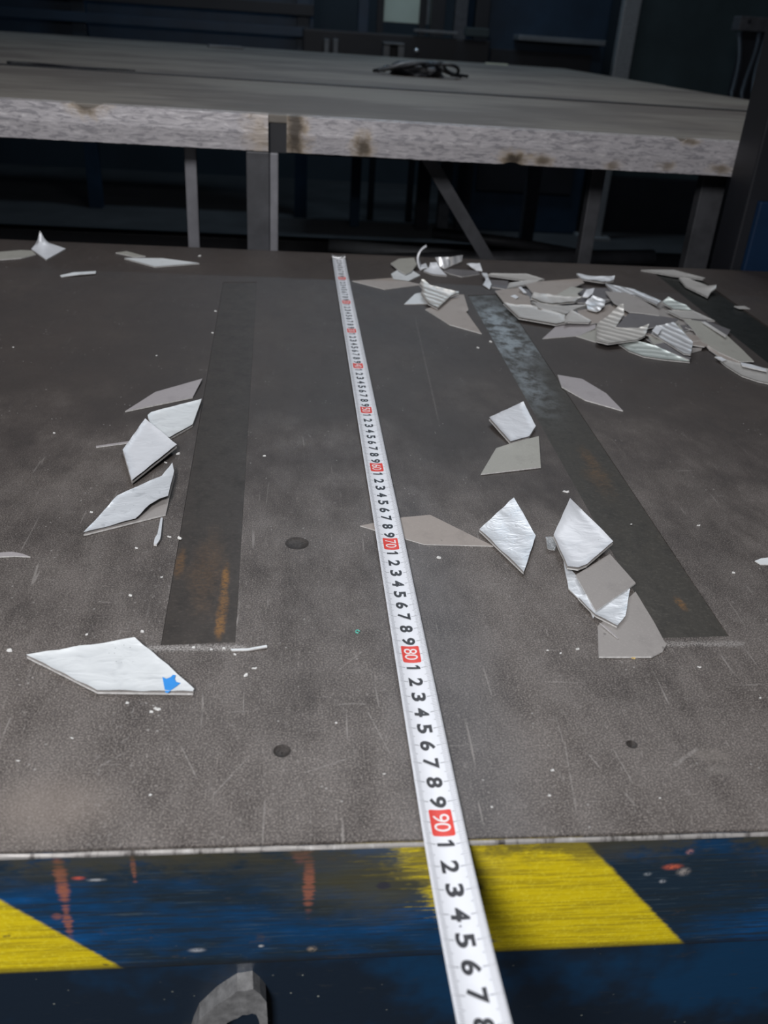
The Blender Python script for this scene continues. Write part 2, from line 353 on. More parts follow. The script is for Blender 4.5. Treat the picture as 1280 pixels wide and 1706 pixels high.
for s, mt, zt in ((slots[0], 'slot_left', -.0004), (slots[1], 'slot_mid', -.0005), (slots[2], 'slot_dark', -.0016)):
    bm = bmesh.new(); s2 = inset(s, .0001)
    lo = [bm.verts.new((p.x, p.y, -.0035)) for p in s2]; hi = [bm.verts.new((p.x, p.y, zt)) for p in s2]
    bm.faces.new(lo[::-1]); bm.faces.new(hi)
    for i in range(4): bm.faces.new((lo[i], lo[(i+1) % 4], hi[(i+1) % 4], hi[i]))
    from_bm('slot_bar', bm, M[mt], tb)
for c, r in holes:                                    # threaded sleeves in the holes
    bm = bmesh.new(); n = 24; prev = None
    prof = [(r*1.0, .0001), (r*.90, .0001), (r*.78, -.0008), (r*.62, -.0005), (r*.50, -.0011), (r*.30, -.0008), (.0002, -.0012)]
    for (rr, z) in prof:
        ring = [bm.verts.new((c.x+rr*math.cos(a*2*math.pi/n), c.y+rr*math.sin(a*2*math.pi/n), z)) for a in range(n)]
        if prev:
            for a in range(n): bm.faces.new((prev[a], prev[(a+1) % n], ring[(a+1) % n], ring[a]))
        prev = ring
    from_bm('threaded_hole', bm, M['hole'], tb, True)
# worn front arris: a ragged bright strip
rnd = random.Random(5)
bm = bmesh.new(); prev = None; n = 170
for i in range(n+1):
    x = XL+(XR-XL)*i/n; j = rnd.uniform(-.0004, .0004); k = rnd.uniform(.0001, .0006)
    ring = [bm.verts.new((x, YF+k, .00025)), bm.verts.new((x, YF-.0006+j*.5, -.0002)), bm.verts.new((x, YF-.0008+j*.5, -.0009-j)), bm.verts.new((x, YF+.0009, -.0013))]
    if prev:
        for a in range(3): bm.faces.new((prev[a], ring[a], ring[a+1], prev[a+1]))
    prev = ring
bmesh.ops.recalc_face_normals(bm, faces=bm.faces)
from_bm('worn_edge', bm, M['edge'], tb)
boxo('front_beam', (XL, XR, -.9065, -.86, -.0675, -.0121), M['front'], tb, .0008)
bm = bmesh.new(); box(bm, XL, XR, -.9068, -.9061, -.0121, -.0011); from_bm('front_lip', bm, M['front'], tb)
boxo('lower_panel', (XL, XR, -.9015, -.86, -.34, -.0676), M['lower'], tb)
for sx in (-.70, .62): boxo('table_leg', (sx, sx+.08, -.86, -.78, -.85, -.0121), M['lower'], tb, .003)
for sx in (-.70, .62): boxo('table_leg', (sx, sx+.08, -.06, .02, -.85, -.0121), M['lower'], tb, .003)
boxo('rear_beam', (XL, XR, -.01, .03, -.09, -.0121), M['dark'], tb)
# steel lug welded under the beam
bm = bmesh.new(); rows = []
lo_ = [(312, 1760), (322, 1725), (332, 1702), (347, 1688), (362, 1674), (380, 1662), (396, 1652), (410, 1650), (422, 1648), (434, 1658), (444, 1670), (446, 1700), (446, 1760)]
li_ = [(362, 1760), (366, 1736), (372, 1720), (378, 1710), (388, 1704), (396, 1699), (404, 1696), (412, 1694), (420, 1693), (427, 1696), (431, 1704), (434, 1716), (435, 1760)]
for (a, b), (c, d) in zip(lo_, li_):
    j = rnd.uniform(-.0004, .0004); p, q = atY(a, b, -.909), atY(c, d, -.909)
    rows.append([bm.verts.new((p.x*1.0-.0006, -.9012, p.z+.0006)), bm.verts.new((p.x, -.909+j, p.z)), bm.verts.new((q.x, -.908+j, q.z)), bm.verts.new((q.x, -.9012, q.z))])
for a, b in zip(rows[:-1], rows[1:]):
    for k in range(4): bm.faces.new((a[k], b[k], b[(k+1) % 4], a[(k+1) % 4]))
bmesh.ops.recalc_face_normals(bm, faces=bm.faces)
from_bm('lug', bm, M['steel'], tb)

# ------------------------------------------------------------------ the platform behind
ZP, YP = .1535, .12
pf = thing('platform_bench', 'long grey metal platform with burnt notched front rail behind the table', 'platform', (.1, 1.6, -.85))
seam = .82
boxo('deck_plate', (-2.6, 1.16, YP+.003, seam, ZP-.010, ZP), M['deck'], pf, .0015)
boxo('deck_plate', (-2.6, 1.16, seam+.016, 2.0, ZP-.012, ZP-.001), M['deck_b'], pf, .0015)
boxo('seam_strip', (-2.6, 1.16, seam+.0005, seam+.0155, ZP-.010, ZP+.0022), M['dark'], pf, .0006)
boxo('deck_plate', (-2.6, 1.17, 2.004, 3.30, ZP-.012, ZP-.001), M['deck'], pf, .0015)
def rail(x0, x1, dz=0):
    # rolled channel: ragged top lip, web and bottom lip, with burnt notches bitten out
    rn = random.Random(int(x0*1000)); bm = bmesh.new(); prev = None; n = int((x1-x0)/.004)
    nt = [(atY(px, 172, YP).x, w, t) for px, w, t in ((145, .016, 1), (865, .012, 0), (1150, .006, 1))]
    for i in range(n+1):
        x = x0+(x1-x0)*i/n; zt = ZP+.0006-.0002*rn.random(); zb = ZP-.0465+.0006*rn.random()
        for (cx_, w, top) in nt:
            d = abs(x-cx_)/w
            if d < 1: 
                if top: zt -= .004*(1-d*d)
                else: zb += .003*(1-d*d)
        zt += dz; zb += dz
        ring = [bm.verts.new((x, YP+.010, zt)), bm.verts.new((x, YP, zt-.0015)), bm.verts.new((x, YP-.0012, (zt+zb)/2)), bm.verts.new((x, YP, zb+.0015)), bm.verts.new((x, YP+.010, zb)), bm.verts.new((x, YP+.010, zb+.004)), bm.verts.new((x, YP+.004, (zt+zb)/2))]
        if prev:
            for a in range(7): bm.faces.new((prev[a], ring[a], ring[(a+1) % 7], prev[(a+1) % 7]))
        else: bm.faces.new(ring)
        prev = ring
    bm.faces.new(prev[::-1]); bmesh.ops.recalc_face_normals(bm, faces=bm.faces)
    return from_bm('front_rail', bm, M['rail'], pf)
xg0, xg1 = atY(447, 200, YP).x, atY(478, 200, YP).x
rail(-2.6, xg0); rail(xg1, 1.16)
boxo('joint_plate', (xg0+.002, xg1+.002, YP+.006, YP+.016, ZP-.047, ZP-.0005), M['dark'], pf, .001)
def post(x0, x1, y0, y1, mat, zt=ZP-.046, name='leg'): boxo(name, (x0, x1, y0, y1, -.85, zt), mat, pf, .002)
xa, xb, xc = atY(410, 260, YP).x, atY(449.5, 260, YP).x, atY(464, 260, YP).x
post(xa, xb, YP+.003, YP+.012, M['leg']); post(xb+.0005, xc, YP-.002, YP+.006, M['leg_light'], name='leg_flange')
p0, p1 = atY(307, 260, .20), atY(327, 260, .20); post(p0.x, p1.x, .20, .21, M['leg_light'], ZP-.0125)
p0, p1 = atY(985, 300, .26), atY(1008, 300, .26); post(p0.x, p1.x, .26, .28, M['leg'], ZP-.0125)
p0, p1 = atY(1165, 330, .20), atY(1205, 330, .20); post(p0.x, p1.x, .20, .22, M['leg'], ZP-.0125)
a, b = atY(722, 278, .24), atY(800, 410, .24)
d = (b-a).normalized(); e = b+d*.22
bm = bmesh.new(); s = Vector((d.z, 0, -d.x))*.0095
vs4 = [a-d*.02-s, a-d*.02+s, e+s, e-s]
lo = [bm.verts.new(v) for v in vs4]; hi = [bm.verts.new(v+Vector((0, .012, 0))) for v in vs4]
bm.faces.new(lo); bm.faces.new(hi[::-1])
for i in range(4): bm.faces.new((lo[i], hi[i], hi[(i+1) % 4], lo[(i+1) % 4]))
bmesh.ops.recalc_face_normals(bm, faces=bm.faces); from_bm('diagonal_brace', bm, M['leg'], pf)
boxo('cross_beam', (-2.5, 1.1, 1.0, 1.05, -.25, -.19), M['dark'], pf, .002)
for x in (-2.4, 1.04): boxo('leg', (x, x+.06, 3.15, 3.21, -.85, ZP-.013), M['leg'], pf, .002)

# things under / on / behind the platform
def offset_obj(o): return o
tw = thing('pipe_bundle', 'dim dark pipes lying low under the platform behind the diagonal brace', 'pipe', (.3, .8, -.30))
for k, (x0, z0, x1, z1, r) in enumerate(((.05, -.19, .75, -.155, .018), (.02, -.16, .70, -.20, .014), (.25, -.13, .62, -.17, .012))):
    bm = bmesh.new(); tube(bm, [(x0, .80+.03*k, z0), ((x0+x1)/2, .78+.03*k, (z0+z1)/2+.01), (x1, .82+.03*k, z1)], r, 10); from_bm('pipe', bm, M['grey'] if k == 1 else M['leg'], tw, True)
bm = bmesh.new(); box(bm, -.1, .9, .75, .90, -.34, -.22); from_bm('cradle', bm, M['dark'], tw)

def lumpy(name, c, rx, ry, rz, mat, seed, parent=None):
    rn = random.Random(seed); bm = bmesh.new(); bmesh.ops.create_icosphere(bm, subdivisions=3, radius=1)
    off = [(rn.uniform(-3, 3), rn.uniform(-3, 3), rn.uniform(-3, 3), rn.uniform(0, 6)) for _ in range(7)]
    for v in bm.verts:
        p = v.co.copy(); k = 1+sum(.11*math.sin(p.x*a*1.7+p.y*b*1.7+p.z*e_+f) for a, b, e_, f in off)
        z = p.z*k*rz
        v.co = Vector((c[0]+p.x*k*rx, c[1]+p.y*k*ry, c[2]+max(z, -rz*.35)+rz*.35))
    return from_bm(name, bm, mat, parent, False)
cl = at(700, 126, ZP)
ct = thing('cable_tangle', 'black tangled cable heap lying on the platform deck', 'cable', (cl.x, cl.y, ZP))
rn = random.Random(3)
lumpy('heap', (cl.x, cl.y, ZP+.0004), .075, .07, .026, M['dark'], 8, ct)
for k in range(5):
    bm = bmesh.new(); pts = []; ph = rn.uniform(0, 6)
    for i in range(26):
        t = i/25; a = ph+t*7
        pts.append((cl.x+(-.10+.22*t+.03*math.cos(a)) + (0.02 if k == 4 else 0), cl.y+.10*math.sin(a*.8+k)*(.4+.6*math.sin(math.pi*t)), ZP+.0055+.022*math.sin(math.pi*t)*(1+.4*math.sin(a*1.3+k))))
    tube(bm, pts, .0045, 6); from_bm('cable', bm, M['dark'] if k != 2 else M['grey'], ct, True)
p = at(825, 107, ZP); o = boxo('metal_strip', (-.05, .05, -.012, .012, 0, .006), M['pale'], None, .001); o.location = (p.x, p.y-.03, ZP-.001)
tag(o, 'short pale metal strip at the rear edge of the platform deck', 'strip')
bm = bmesh.new(); p, q = at(12, 108, ZP), at(225, 121, ZP)
tube(bm, [(p.x+(q.x-p.x)*t, p.y+(q.y-p.y)*t+.012*math.sin(t*9), ZP+.0035) for t in [i/16 for i in range(17)]], [.0035*(1-.6*i/16) for i in range(17)], 7)
tag(from_bm('bent_rod', bm, M['dark'], None, True), 'thin dark bent rod lying along the left of the platform deck', 'rod')
p = at(376, 80, ZP)
bm = bmesh.new(); box(bm, -.07, .07, -.03, .03, 0, .010, .004); o = from_bm('flat_scrap', bm, M['grey']); o.location = (p.x, min(p.y, 3.2), ZP-.001); o.rotation_euler.z = .2
tag(o, 'pale grey flat scrap near the far left edge of the platform deck', 'scrap')

# right hand machine column
col = thing('machine_column', 'dark upright machine column beside the right end of the platform', 'column', (.65, .08, -.85))
boxo('column_body', (.542, .80, .046, .108, -.85, .75), M['dark'], col, .003)
boxo('blue_cover', (.556, .80, .036, .0455, -.60, .090), M['blue'], col, .003)
boxo('red_tab', (.590, .600, .030, .0355, .015, .028), simple('dull_red_paint', (.06, .012, .014), .5), col, .001)

# background machines
bgm = thing('machine_cabinet', 'dark navy machine cabinet with a grey ledge behind the platform', 'machine', (1.45, 4.9, -.85))
boxo('cabinet_body', (1.02, 1.80, 4.7, 5.3, -.85, 1.4), M['navy'], bgm, .01)
a, b = atY(866, 56, 4.55), atY(995, 76, 4.55); boxo('ledge', (a.x, b.x+.05, 4.55, 4.70, b.z, a.z-.005), M['grey'], bgm, .004)
boxo('cabinet_door', (1.10, 1.72, 4.68, 4.70, -.60, .20), M['dark'], bgm, .004)
boxo('side_post', (.98, 1.06, 4.62, 4.70, -.85, 1.4), M['dark'], bgm, .004)
pst = thing('steel_post', 'pale upright steel post to the right of the navy cabinet', 'post', (1.88, 4.6, -.85))
boxo('post_shaft', (1.83, 1.93, 4.57, 4.63, -.83, 1.6), M['steel'], pst, .006); boxo('base_plate', (1.78, 1.98, 4.52, 4.68, -.85, -.83), M['steel'], pst, .003)
pn = thing('notice_panel', 'pale greenish notice panel on dark frame at top centre', 'panel', (.54, 4.9, -.85))
a, b = atY(640, 0, 4.9), atY(697, 40, 4.9)
boxo('panel_sheet', (a.x, b.x, 4.88, 4.90, b.z, .75), M['pale'], pn, .003); boxo('panel_frame', (b.x, b.x+.04, 4.86, 4.90, -.85, .80), M['dark'], pn, .003); boxo('panel_frame', (a.x-.04, a.x, 4.86, 4.90, -.85, .80), M['dark'], pn, .003)
boxo('panel_edge', (b.x+.04, b.x+.06, 4.87, 4.89, b.z, .75), M['grey'], pn, .002)
bed = thing('machine_bed', 'long low dark machine bed with pale feet behind the platform', 'machine', (.5, 4.4, -.85))
a, b = atY(505, 45, 4.3), atY(815, 98, 4.3)
boxo('bed_body', (a.x, b.x, 4.3, 4.6, -.4, .24), M['dark'], bed, .01)
a2, b2 = atY(690, 48, 4.28), atY(762, 58, 4.28); boxo('guide_rail', (a2.x, b2.x, 4.26, 4.30, b2.z, a2.z), M['grey'], bed, .003)
a2, b2 = atY(775, 45, 4.28), atY(812, 62, 4.28); boxo('guide_block', (a2.x, b2.x, 4.24, 4.30, b2.z, a2.z), M['teal'], bed, .004)
for px in (640, 664): a2, b2 = atY(px, 75, 4.2), atY(px+9, 97, 4.2); boxo('bracket_foot', (a2.x, b2.x, 4.2, 4.30, b2.z-.1, a2.z), M['grey'], bed, .003)
a2, b2 = atY(640, 70, 4.2), atY(674, 76, 4.2); boxo('bracket_bar', (a2.x, b2.x, 4.19, 4.30, b2.z, a2.z), M['grey'], bed, .003)
for px in (541, 556): a2, b2 = atY(px, 65, 4.2), atY(px+7, 92, 4.2); boxo('bracket_foot', (a2.x, b2.x, 4.2, 4.30, b2.z-.1, a2.z), M['grey'], bed, .003)
a2 = atY(694, 85, 4.24); bm = bmesh.new(); bmesh.ops.create_uvsphere(bm, u_segments=12, v_segments=8, radius=.014, matrix=Matrix.Translation(a2)); from_bm('glint_ball', bm, M['chrome'], bed, True)  # small ball added to stand in for a bright glint
for k, (x0, x1, zt, mt) in enumerate(((.72, .80, .9, 'dark'), (.86, .93, .9, 'leg'), (.30, .36, .9, 'navy'))):
    boxo('upright', (x0, x1, 4.62, 4.70, -.85, zt), M[mt], bed, .004)
lf = thing('storage_frame', 'dark blue storage frame with horizontal beams at far left', 'frame', (-1.6, 4.8, -.85))
for z0, z1, mt in ((.19, .24, 'navy'), (.30, .36, 'dark'), (-.05, .03, 'dark')): boxo('beam', (-2.9, .05, 4.75, 4.83, z0, z1), M[mt], lf, .004)
for x in (-2.8, -1.35, -.05): boxo('upright', (x, x+.08, 4.84, 4.92, -.85, 1.2), M['navy'], lf, .004)
boxo('back_panel', (-2.9, .05, 4.93, 4.95, -.3, 1.1), M['navy'], lf)
sc = thing('grey_screen', 'dull teal screen panel behind cables at top right', 'panel', (2.35, 4.9, -.85))
boxo('screen_sheet', (1.98, 3.1, 4.9, 4.93, -.5, 1.2), M['teal'], sc, .003); boxo('screen_foot', (2.0, 3.1, 4.86, 4.97, -.85, -.5), M['dark'], sc, .003)
jb = thing('junction_box', 'grey junction box with round hole at the top right corner', 'box', (2.0, 3.3, -.85))
a, b = atY(1236, 26, 3.3), atY(1300, 56, 3.3)
boxo('box_body', (a.x, b.x, 3.3, 3.38, b.z, a.z), M['leg'], jb, .006); boxo('stand', (a.x+.05, b.x-.02, 3.34, 3.37, -.85, b.z), M['dark'], jb)
h = atY(1249, 36, 3.30); bm = bmesh.new(); bmesh.ops.create_cone(bm, cap_ends=True, segments=16, radius1=.008, radius2=.008, depth=.004, matrix=Matrix.Translation((h.x, 3.299, h.z)) @ Matrix.Rotation(math.pi/2, 4, 'X')); from_bm('hole_plug', bm, M['dark'], jb)
for k, (px0, px1) in enumerate(((1232, 1222), (1262, 1240), (1274, 1256))):
    a, b = atY(px0, 58, 3.28), atY(px1, 165, 2.9); bm = bmesh.new()
    tube(bm, [a.lerp(b, t)+Vector((.012*math.sin(t*4+k), 0, 0)) for t in [i/12 for i in range(13)]]+[b+Vector((0, 0, -.5))], .011, 8); from_bm('cable', bm, M['dark'], jb, True)

# ------------------------------------------------------------------ offcut builder
def idw(pts, x, y):                                     # mean value interpolation of the corner heights: straight along edges, smooth inside
    n = len(pts); v = [(p[0]-x, p[1]-y) for p in pts]; r = [math.hypot(*q) for q in v]
    for i in range(n):
        if r[i] < 1e-7: return pts[i][2]
    A = [v[i][0]*v[(i+1) % n][1]-v[(i+1) % n][0]*v[i][1] for i in range(n)]; D = [v[i][0]*v[(i+1) % n][0]+v[i][1]*v[(i+1) % n][1] for i in range(n)]
    for i in range(n):
        j = (i+1) % n; L = math.hypot(pts[j][0]-pts[i][0], pts[j][1]-pts[i][1])
        if abs(A[i]) < L*2e-6 and D[i] < 0: return (r[j]*pts[i][2]+r[i]*pts[j][2])/(r[i]+r[j])
    T = [A[i]/(r[i]*r[(i+1) % n]+D[i]) if abs(r[i]*r[(i+1) % n]+D[i]) > 1e-14 else 0.0 for i in range(n)]
    w = [(T[i-1]+T[i])/r[i] for i in range(n)]; sw = sum(w); zs = [p[2] for p in pts]
    if abs(sw) < 1e-9: return sum(zs)/n
    return max(min(zs), min(max(zs), sum(a*b for a, b in zip(w, zs))/sw))
def sheet_mesh(name, wp, thick, lift=0.0, step=.003, wav=0.0, seed=0, jit=.00007, rim=0.0, origin=None, edge=False):
    rn = random.Random(seed); n = len(wp); out = []
    for i in range(n):                                   # slightly ragged outline
        a, b = wp[i], wp[(i+1) % n]; L = math.hypot(a[0]-b[0], a[1]-b[1]); k = max(1, int(L/.006))
        for j in range(k):
            t = j/k; jx, jy = (rn.uniform(-jit, jit), rn.uniform(-jit, jit)) if j else (0, 0)
            out.append((a[0]+(b[0]-a[0])*t+jx, a[1]+(b[1]-a[1])*t+jy))
    bm = bmesh.new(); f = bm.faces.new([bm.verts.new((x, y, 0)) for x, y in out])
    if f.normal.z < 0 or sum(out[i][0]*out[(i+1) % len(out)][1]-out[(i+1) % len(out)][0]*out[i][1] for i in range(len(out))) < 0: bmesh.ops.reverse_faces(bm, faces=[f])
    xs = [p[0] for p in out]; ys = [p[1] for p in out]
    if rim:
        bmesh.ops.inset_region(bm, faces=list(bm.faces), thickness=.0010, use_even_offset=True)
    for lo, hi, ax in ((min(xs), max(xs), 0), (min(ys), max(ys), 1)):
        m = min(16, int((hi-lo)/step))
        for i in range(1, m+1):
            c = lo+(hi-lo)*i/(m+1); co = (c, 0, 0) if ax == 0 else (0, c, 0); no = (1, 0, 0) if ax == 0 else (0, 1, 0)
            bmesh.ops.bisect_plane(bm, geom=list(bm.verts)+list(bm.edges)+list(bm.faces), plane_co=co, plane_no=no, dist=1e-6)
    ph = [rn.uniform(0, 6.28) for _ in range(4)]; an = rn.uniform(0, 3.14)
    def z_at(x, y):
        z = idw(wp, x, y)+lift
        if wav:
            t = (x*math.cos(an)+y*math.sin(an)); s_ = (-x*math.sin(an)+y*math.cos(an))
            z += wav*(math.sin(t*420+ph[0]+2*math.sin(s_*150+ph[1]))+.6*math.sin(s_*260+ph[2]+t*120))+wav*1.6
        return z
    for v in bm.verts:
        v.co.z = z_at(v.co.x, v.co.y)
        if rim:
            dm = min(seg_d(v.co.x, v.co.y, out[i], out[(i+1) % len(out)]) for i in range(len(out))); v.co.z += rim*max(0, 1-dm/.0010)
    top = list(bm.faces); ret = bmesh.ops.extrude_face_region(bm, geom=top)
    for v in [g for g in ret['geom'] if isinstance(g, bmesh.types.BMVert)]: v.co.z += thick
    bmesh.ops.recalc_face_normals(bm, faces=bm.faces)
    for e in bm.edges: e.smooth = e.calc_face_angle(3.0) < .7
    if origin is not None:
        for v in bm.verts: v.co -= origin
    me = bpy.data.meshes.new(name); bm.to_mesh(me); bm.free()
    for p in me.polygons:
        p.use_smooth = abs(p.normal.z) > .5
        if edge and abs(p.normal.z) < .3: p.material_index = 1
    return me
def seg_d(x, y, a, b):
    dx, dy = b[0]-a[0], b[1]-a[1]; t = max(0, min(1, ((x-a[0])*dx+(y-a[1])*dy)/(dx*dx+dy*dy+1e-12))); return math.hypot(x-a[0]-t*dx, y-a[1]-t*dy)
CROP = {'c': (640, 400, 6.4), 'a': (780, 430, 5.12), 'b': (1000, 430, 4.571), 'l': (130, 610, 4.0), 'r': (760, 820, 2.4615), 'f': (0, 380, 2.844), 'n': (0, 880, 2.6667), 'm': (600, 640, 2.56)}
def world(pts, base_mm, crop=None):
    wp = []
    for p in pts:
        px, py = p[0], p[1]; h = (p[2] if len(p) > 2 else 0)
        if crop: ox, oy, s_ = CROP[crop]; px, py = ox+px/s_, oy+py/s_
        z = (base_mm+h)/1000; w = at(px, py, z); wp.append((w.x, w.y, z))
    return wp
cnt = [0]
def offcut(label, pts, mat='board', film=None, base=.2, crop=None, thick=.9, group=None, wav=0.0, film_pts=None, rim=.0004, name='metal_offcut', cat='offcut', step=.003):
    cnt[0] += 1; seed = cnt[0]; wp = world(pts, base, crop)
    cx = sum(p[0] for p in wp)/len(wp); cy = sum(p[1] for p in wp)/len(wp); zb = min(p[2] for p in wp); org = Vector((cx, cy, zb))
    if film is None:
        me = sheet_mesh(name, wp, thick/1000, 0, step, wav, seed, origin=org, edge=True)
        me.materials.append(M[mat]); me.materials.append(M['cut_edge'])
        o = link(name, me, M[mat], None, org); return tag(o, label, cat, group)
    e = thing(name, label, cat, org, group)
    me = sheet_mesh('sheet', wp, thick/1000, 0, step, 0, seed, edge=True); me.materials.append(M[mat]); me.materials.append(M['cut_edge']); link('sheet', me, M[mat], e)
    fp = wp if film_pts is None else [(p[0], p[1], idw(wp, p[0], p[1])+p[2]) for p in [(*w_[:2], w_[2]-base/1000) for w_ in world(film_pts, base, crop)]]
    me = sheet_mesh('film', fp, .00018, thick/1000+.00022, step, wav, seed, .00015, rim); link('film', me, M[film], e)
    return e

G_L = 'offcuts left of the tape'; G_R = 'offcuts right of the tape'; G_P = 'offcuts in the heap at right'; G_B = 'offcuts at the rear of the table'; G_S = 'thin slivers'
# ---- left of the tape
offcut('large white rhombus offcut with blue print mark, front left', [(45, 1097), (225, 1069, .6), (276, 1111, .3), (324, 1154, .2), (322, 1158), (163, 1156, .2)], 'board', 'film', .2, None, 1.1, G_L, .00022, None, .0005)
F_ob = C.objects[-1]
offcut('plain grey offcut lying topmost of the left cluster', [(315, 308), (515, 180, .3), (830, 90, 1.5), (765, 215)], 'board_mauve', None, .2, 'l', 1.0, G_L)
offcut('white filmed offcut partly under the folded white piece', [(465, 345, .6), (490, 322, .9), (825, 235, 1.0), (765, 405), (615, 490), (520, 500)], 'board', 'film', .2, 'l', 1.0, G_L, .0001, None, .0006)
offcut('white folded rhombus offcut with raised rims in the left cluster', [(450, 370, 3.0), (660, 545, 2.6), (360, 785, .2), (300, 580, .3)], 'board', 'film_smooth', 1.5, 'l', .9, G_L, .00008, None, .0012)
offcut('white offcut with torn curling film, lowest of left cluster', [(38, 1133), (265, 885, .3), (560, 760, .8), (632, 690, 4.0), (645, 740, 2.2), (585, 997)], 'board', 'film_wrinkled', .2, 'l', 1.0, G_L, .00022,
       [(40, 1130), (265, 885, .3), (560, 760, .8), (632, 692, .5), (643, 745, .4), (602, 892, 2.6), (545, 908, 2.4), (480, 945, 2.0), (430, 992, 1.6), (385, 1036, .8), (200, 1088)], .0005)
def sliver(label, pts, base=.2, crop=None, mat='film', thick=.6, group=G_S): return offcut(label, pts, mat, None, base, crop, thick, group, name='metal_sliver', cat='sliver')
sliver('thin sliver poking out left of the folded white offcut', [(120, 537), (350, 503), (352, 515), (121, 546)], .2, 'l', 'board_mauve')
sliver('rolled sliver below the torn white offcut', [(553, 1020), (566, 1022), (553, 1140, .6), (548, 1165, .8), (525, 1200, .3), (505, 1198, .2), (512, 1160, .6), (530, 1130, .6)], .2, 'l', 'film_wrinkled', 1.2)
sliver('curved grey sliver cut off by the left picture edge', [(-14, 926), (0, 922), (20, 920.5), (38, 924), (51, 929), (25, 928), (0, 929)], .2, None, 'board_mauve')
sliver('straight white sliver beside the front end of left slot', [(1025, 540), (1100, 538), (1185, 523, .5), (1188, 531, .4), (1105, 546), (1030, 548)], .2, 'n', 'film')
# ---- rear left
offcut('pale flat offcut at the far left picture edge', [(-60, 118), (0, 116), (100, 108), (150, 110), (170, 128), (100, 146), (0, 153), (-60, 150)], 'board_olive', None, .2, 'f', 1.0, G_B)
offcut('white offcut with one corner curled upright, rear left', [(190, 18, 19), (222, 72, 2.0), (312, 103, .3), (220, 155), (150, 105, .3), (176, 72, 3.0)], 'board', 'film_smooth', .2, 'f', .9, G_B, 0, None, .0002, step=.002)
sliver('bent pale sliver in front of the curled rear left offcut', [(285, 226), (350, 212, 2.0), (455, 206, 1.0), (453, 217, .8), (380, 222, 1.2), (290, 234)], .2, 'f', 'film')
offcut('dull narrow offcut behind the long white rear left rhombus', [(548, 120), (600, 113, .5), (690, 137, .5), (640, 140)], 'board_olive', None, .2, 'f', 1.0, G_B)
offcut('long narrow pale rhombus offcut at the rear left', [(590, 148), (770, 149, 1.2), (945, 172, .4), (735, 188)], 'board_olive', 'film', .3, 'f', 1.0, G_B, 0, None, .0002)
# ---- rear middle
offcut('flat brownish offcut beside the far end of the tape', [(587, 469), (653, 464), (702, 475), (641, 483)], 'board_brown', None, .2, None, .8, G_B)
offcut('olive grey offcut lying over pale one, rear middle', [(70, 255, 1), (160, 205, 1), (320, 195, 2), (350, 270, 1.5), (290, 345, .8), (230, 372, .8), (150, 325, .8)], 'board_olive', None, 1.6, 'c', .9, G_B)
offcut('pale rounded offcut under the olive grey one', [(75, 375), (160, 320), (235, 330), (300, 335), (385, 390), (260, 450), (100, 430)], 'board_olive', 'film', .2, 'c', .9, G_B, 0)
# standing curl of film: a ribbon in the round
def ribbon(label, path, w, mat, name='film_curl', group=G_B, cat='curl', thick=.0006):
    o = path[0]; bm = bmesh.new(); prev = None
    for i, p in enumerate(path):
        a = path[max(i-1, 0)]; b = path[min(i+1, len(path)-1)]; t = (b-a).normalized(); yv = Vector((.25, 1, 0)).normalized(); nn = t.cross(yv).normalized()
        ww = w*(1 if i < len(path)-3 else .5)
        ring = [bm.verts.new(p-o), bm.verts.new(p-o+nn*thick), bm.verts.new(p-o+nn*thick+yv*ww), bm.verts.new(p-o+yv*ww)]
        if prev:
            for k in range(4): bm.faces.new((prev[k], ring[k], ring[(k+1) % 4], prev[(k+1) % 4]))
        else: bm.faces.new(ring)
        prev = ring
    bm.faces.new(prev[::-1]); bmesh.ops.recalc_face_normals(bm, faces=bm.faces)
    me = bpy.data.meshes.new(name); bm.to_mesh(me); bm.free(); ob = link(name, me, M[mat], None, o); return tag(ob, label, cat, group)
Yc = at(703, 450).y
cp = [(703, 449.5), (700, 444), (698, 437), (697.5, 430), (699, 424), (702, 418.5), (706, 414.5), (711, 411.5)]
ribbon('bright film curl standing upright at the rear middle', [atY(x, y, Yc+.001*i) for i, (x, y) in enumerate(cp)], .010, 'film_smooth', thick=.0022)
offcut('small white crumpled scrap at foot of upright curl', [(385, 270, 3), (445, 258, 3), (470, 305, .5), (400, 318)], 'film_smooth', None, .2, 'c', .6, G_B, .0003)
offcut('grey offcut with bright folded corner beside the upright curl', [(420, 340), (488, 300, 1), (490, 255, 7), (560, 250, 7), (600, 320, 1), (668, 390), (520, 376)], 'board_mauve', 'film_smooth', .3, 'c', .8, G_B, .0001)
offcut('silver grooved offcut propped upright at the rear edge', [(545, 190, 12), (700, 188, 13), (840, 165, 14), (832, 225, 8), (650, 308, .3), (600, 290, 1.5)], 'foil_b', None, .3, 'c', .8, G_B, .0)
offcut('dark grey offcut lying flat behind the bare slot end', [(640, 335), (700, 312), (1000, 335), (1020, 368), (830, 398), (700, 365)], 'board_dark', None, .2, 'c', .8, G_B)
offcut('small bright white scrap left of the heap', [(880, 262, 3), (1020, 253, 5), (1050, 335, .5), (980, 332)], 'film_smooth', None, .3, 'c', .7, G_B, .0003)
offcut('narrow twisted scrap with bright tip at slot end', [(1040, 360, 4), (1100, 370, 5), (1125, 440, 5), (1145, 485, 3), (1125, 530, .2), (1055, 485, 1), (1085, 430, 4)], 'film_wrinkled', None, .2, 'c', .7, G_B, .0004, step=.002)
offcut('flat grey triangular offcut beside the bare steel slot', [(440, 745), (590, 700), (790, 590, .8), (850, 590, 1.5), (900, 750, 1.5), (872, 772), (1040, 1005), (700, 910)], 'board_brown', None, .2, 'c', 1.0, G_B)
offcut('small pale pointed offcut under the dished foil piece', [(215, 690), (330, 580, .3), (420, 560, .6), (470, 685)], 'film', None, .2, 'c', .8, G_B)
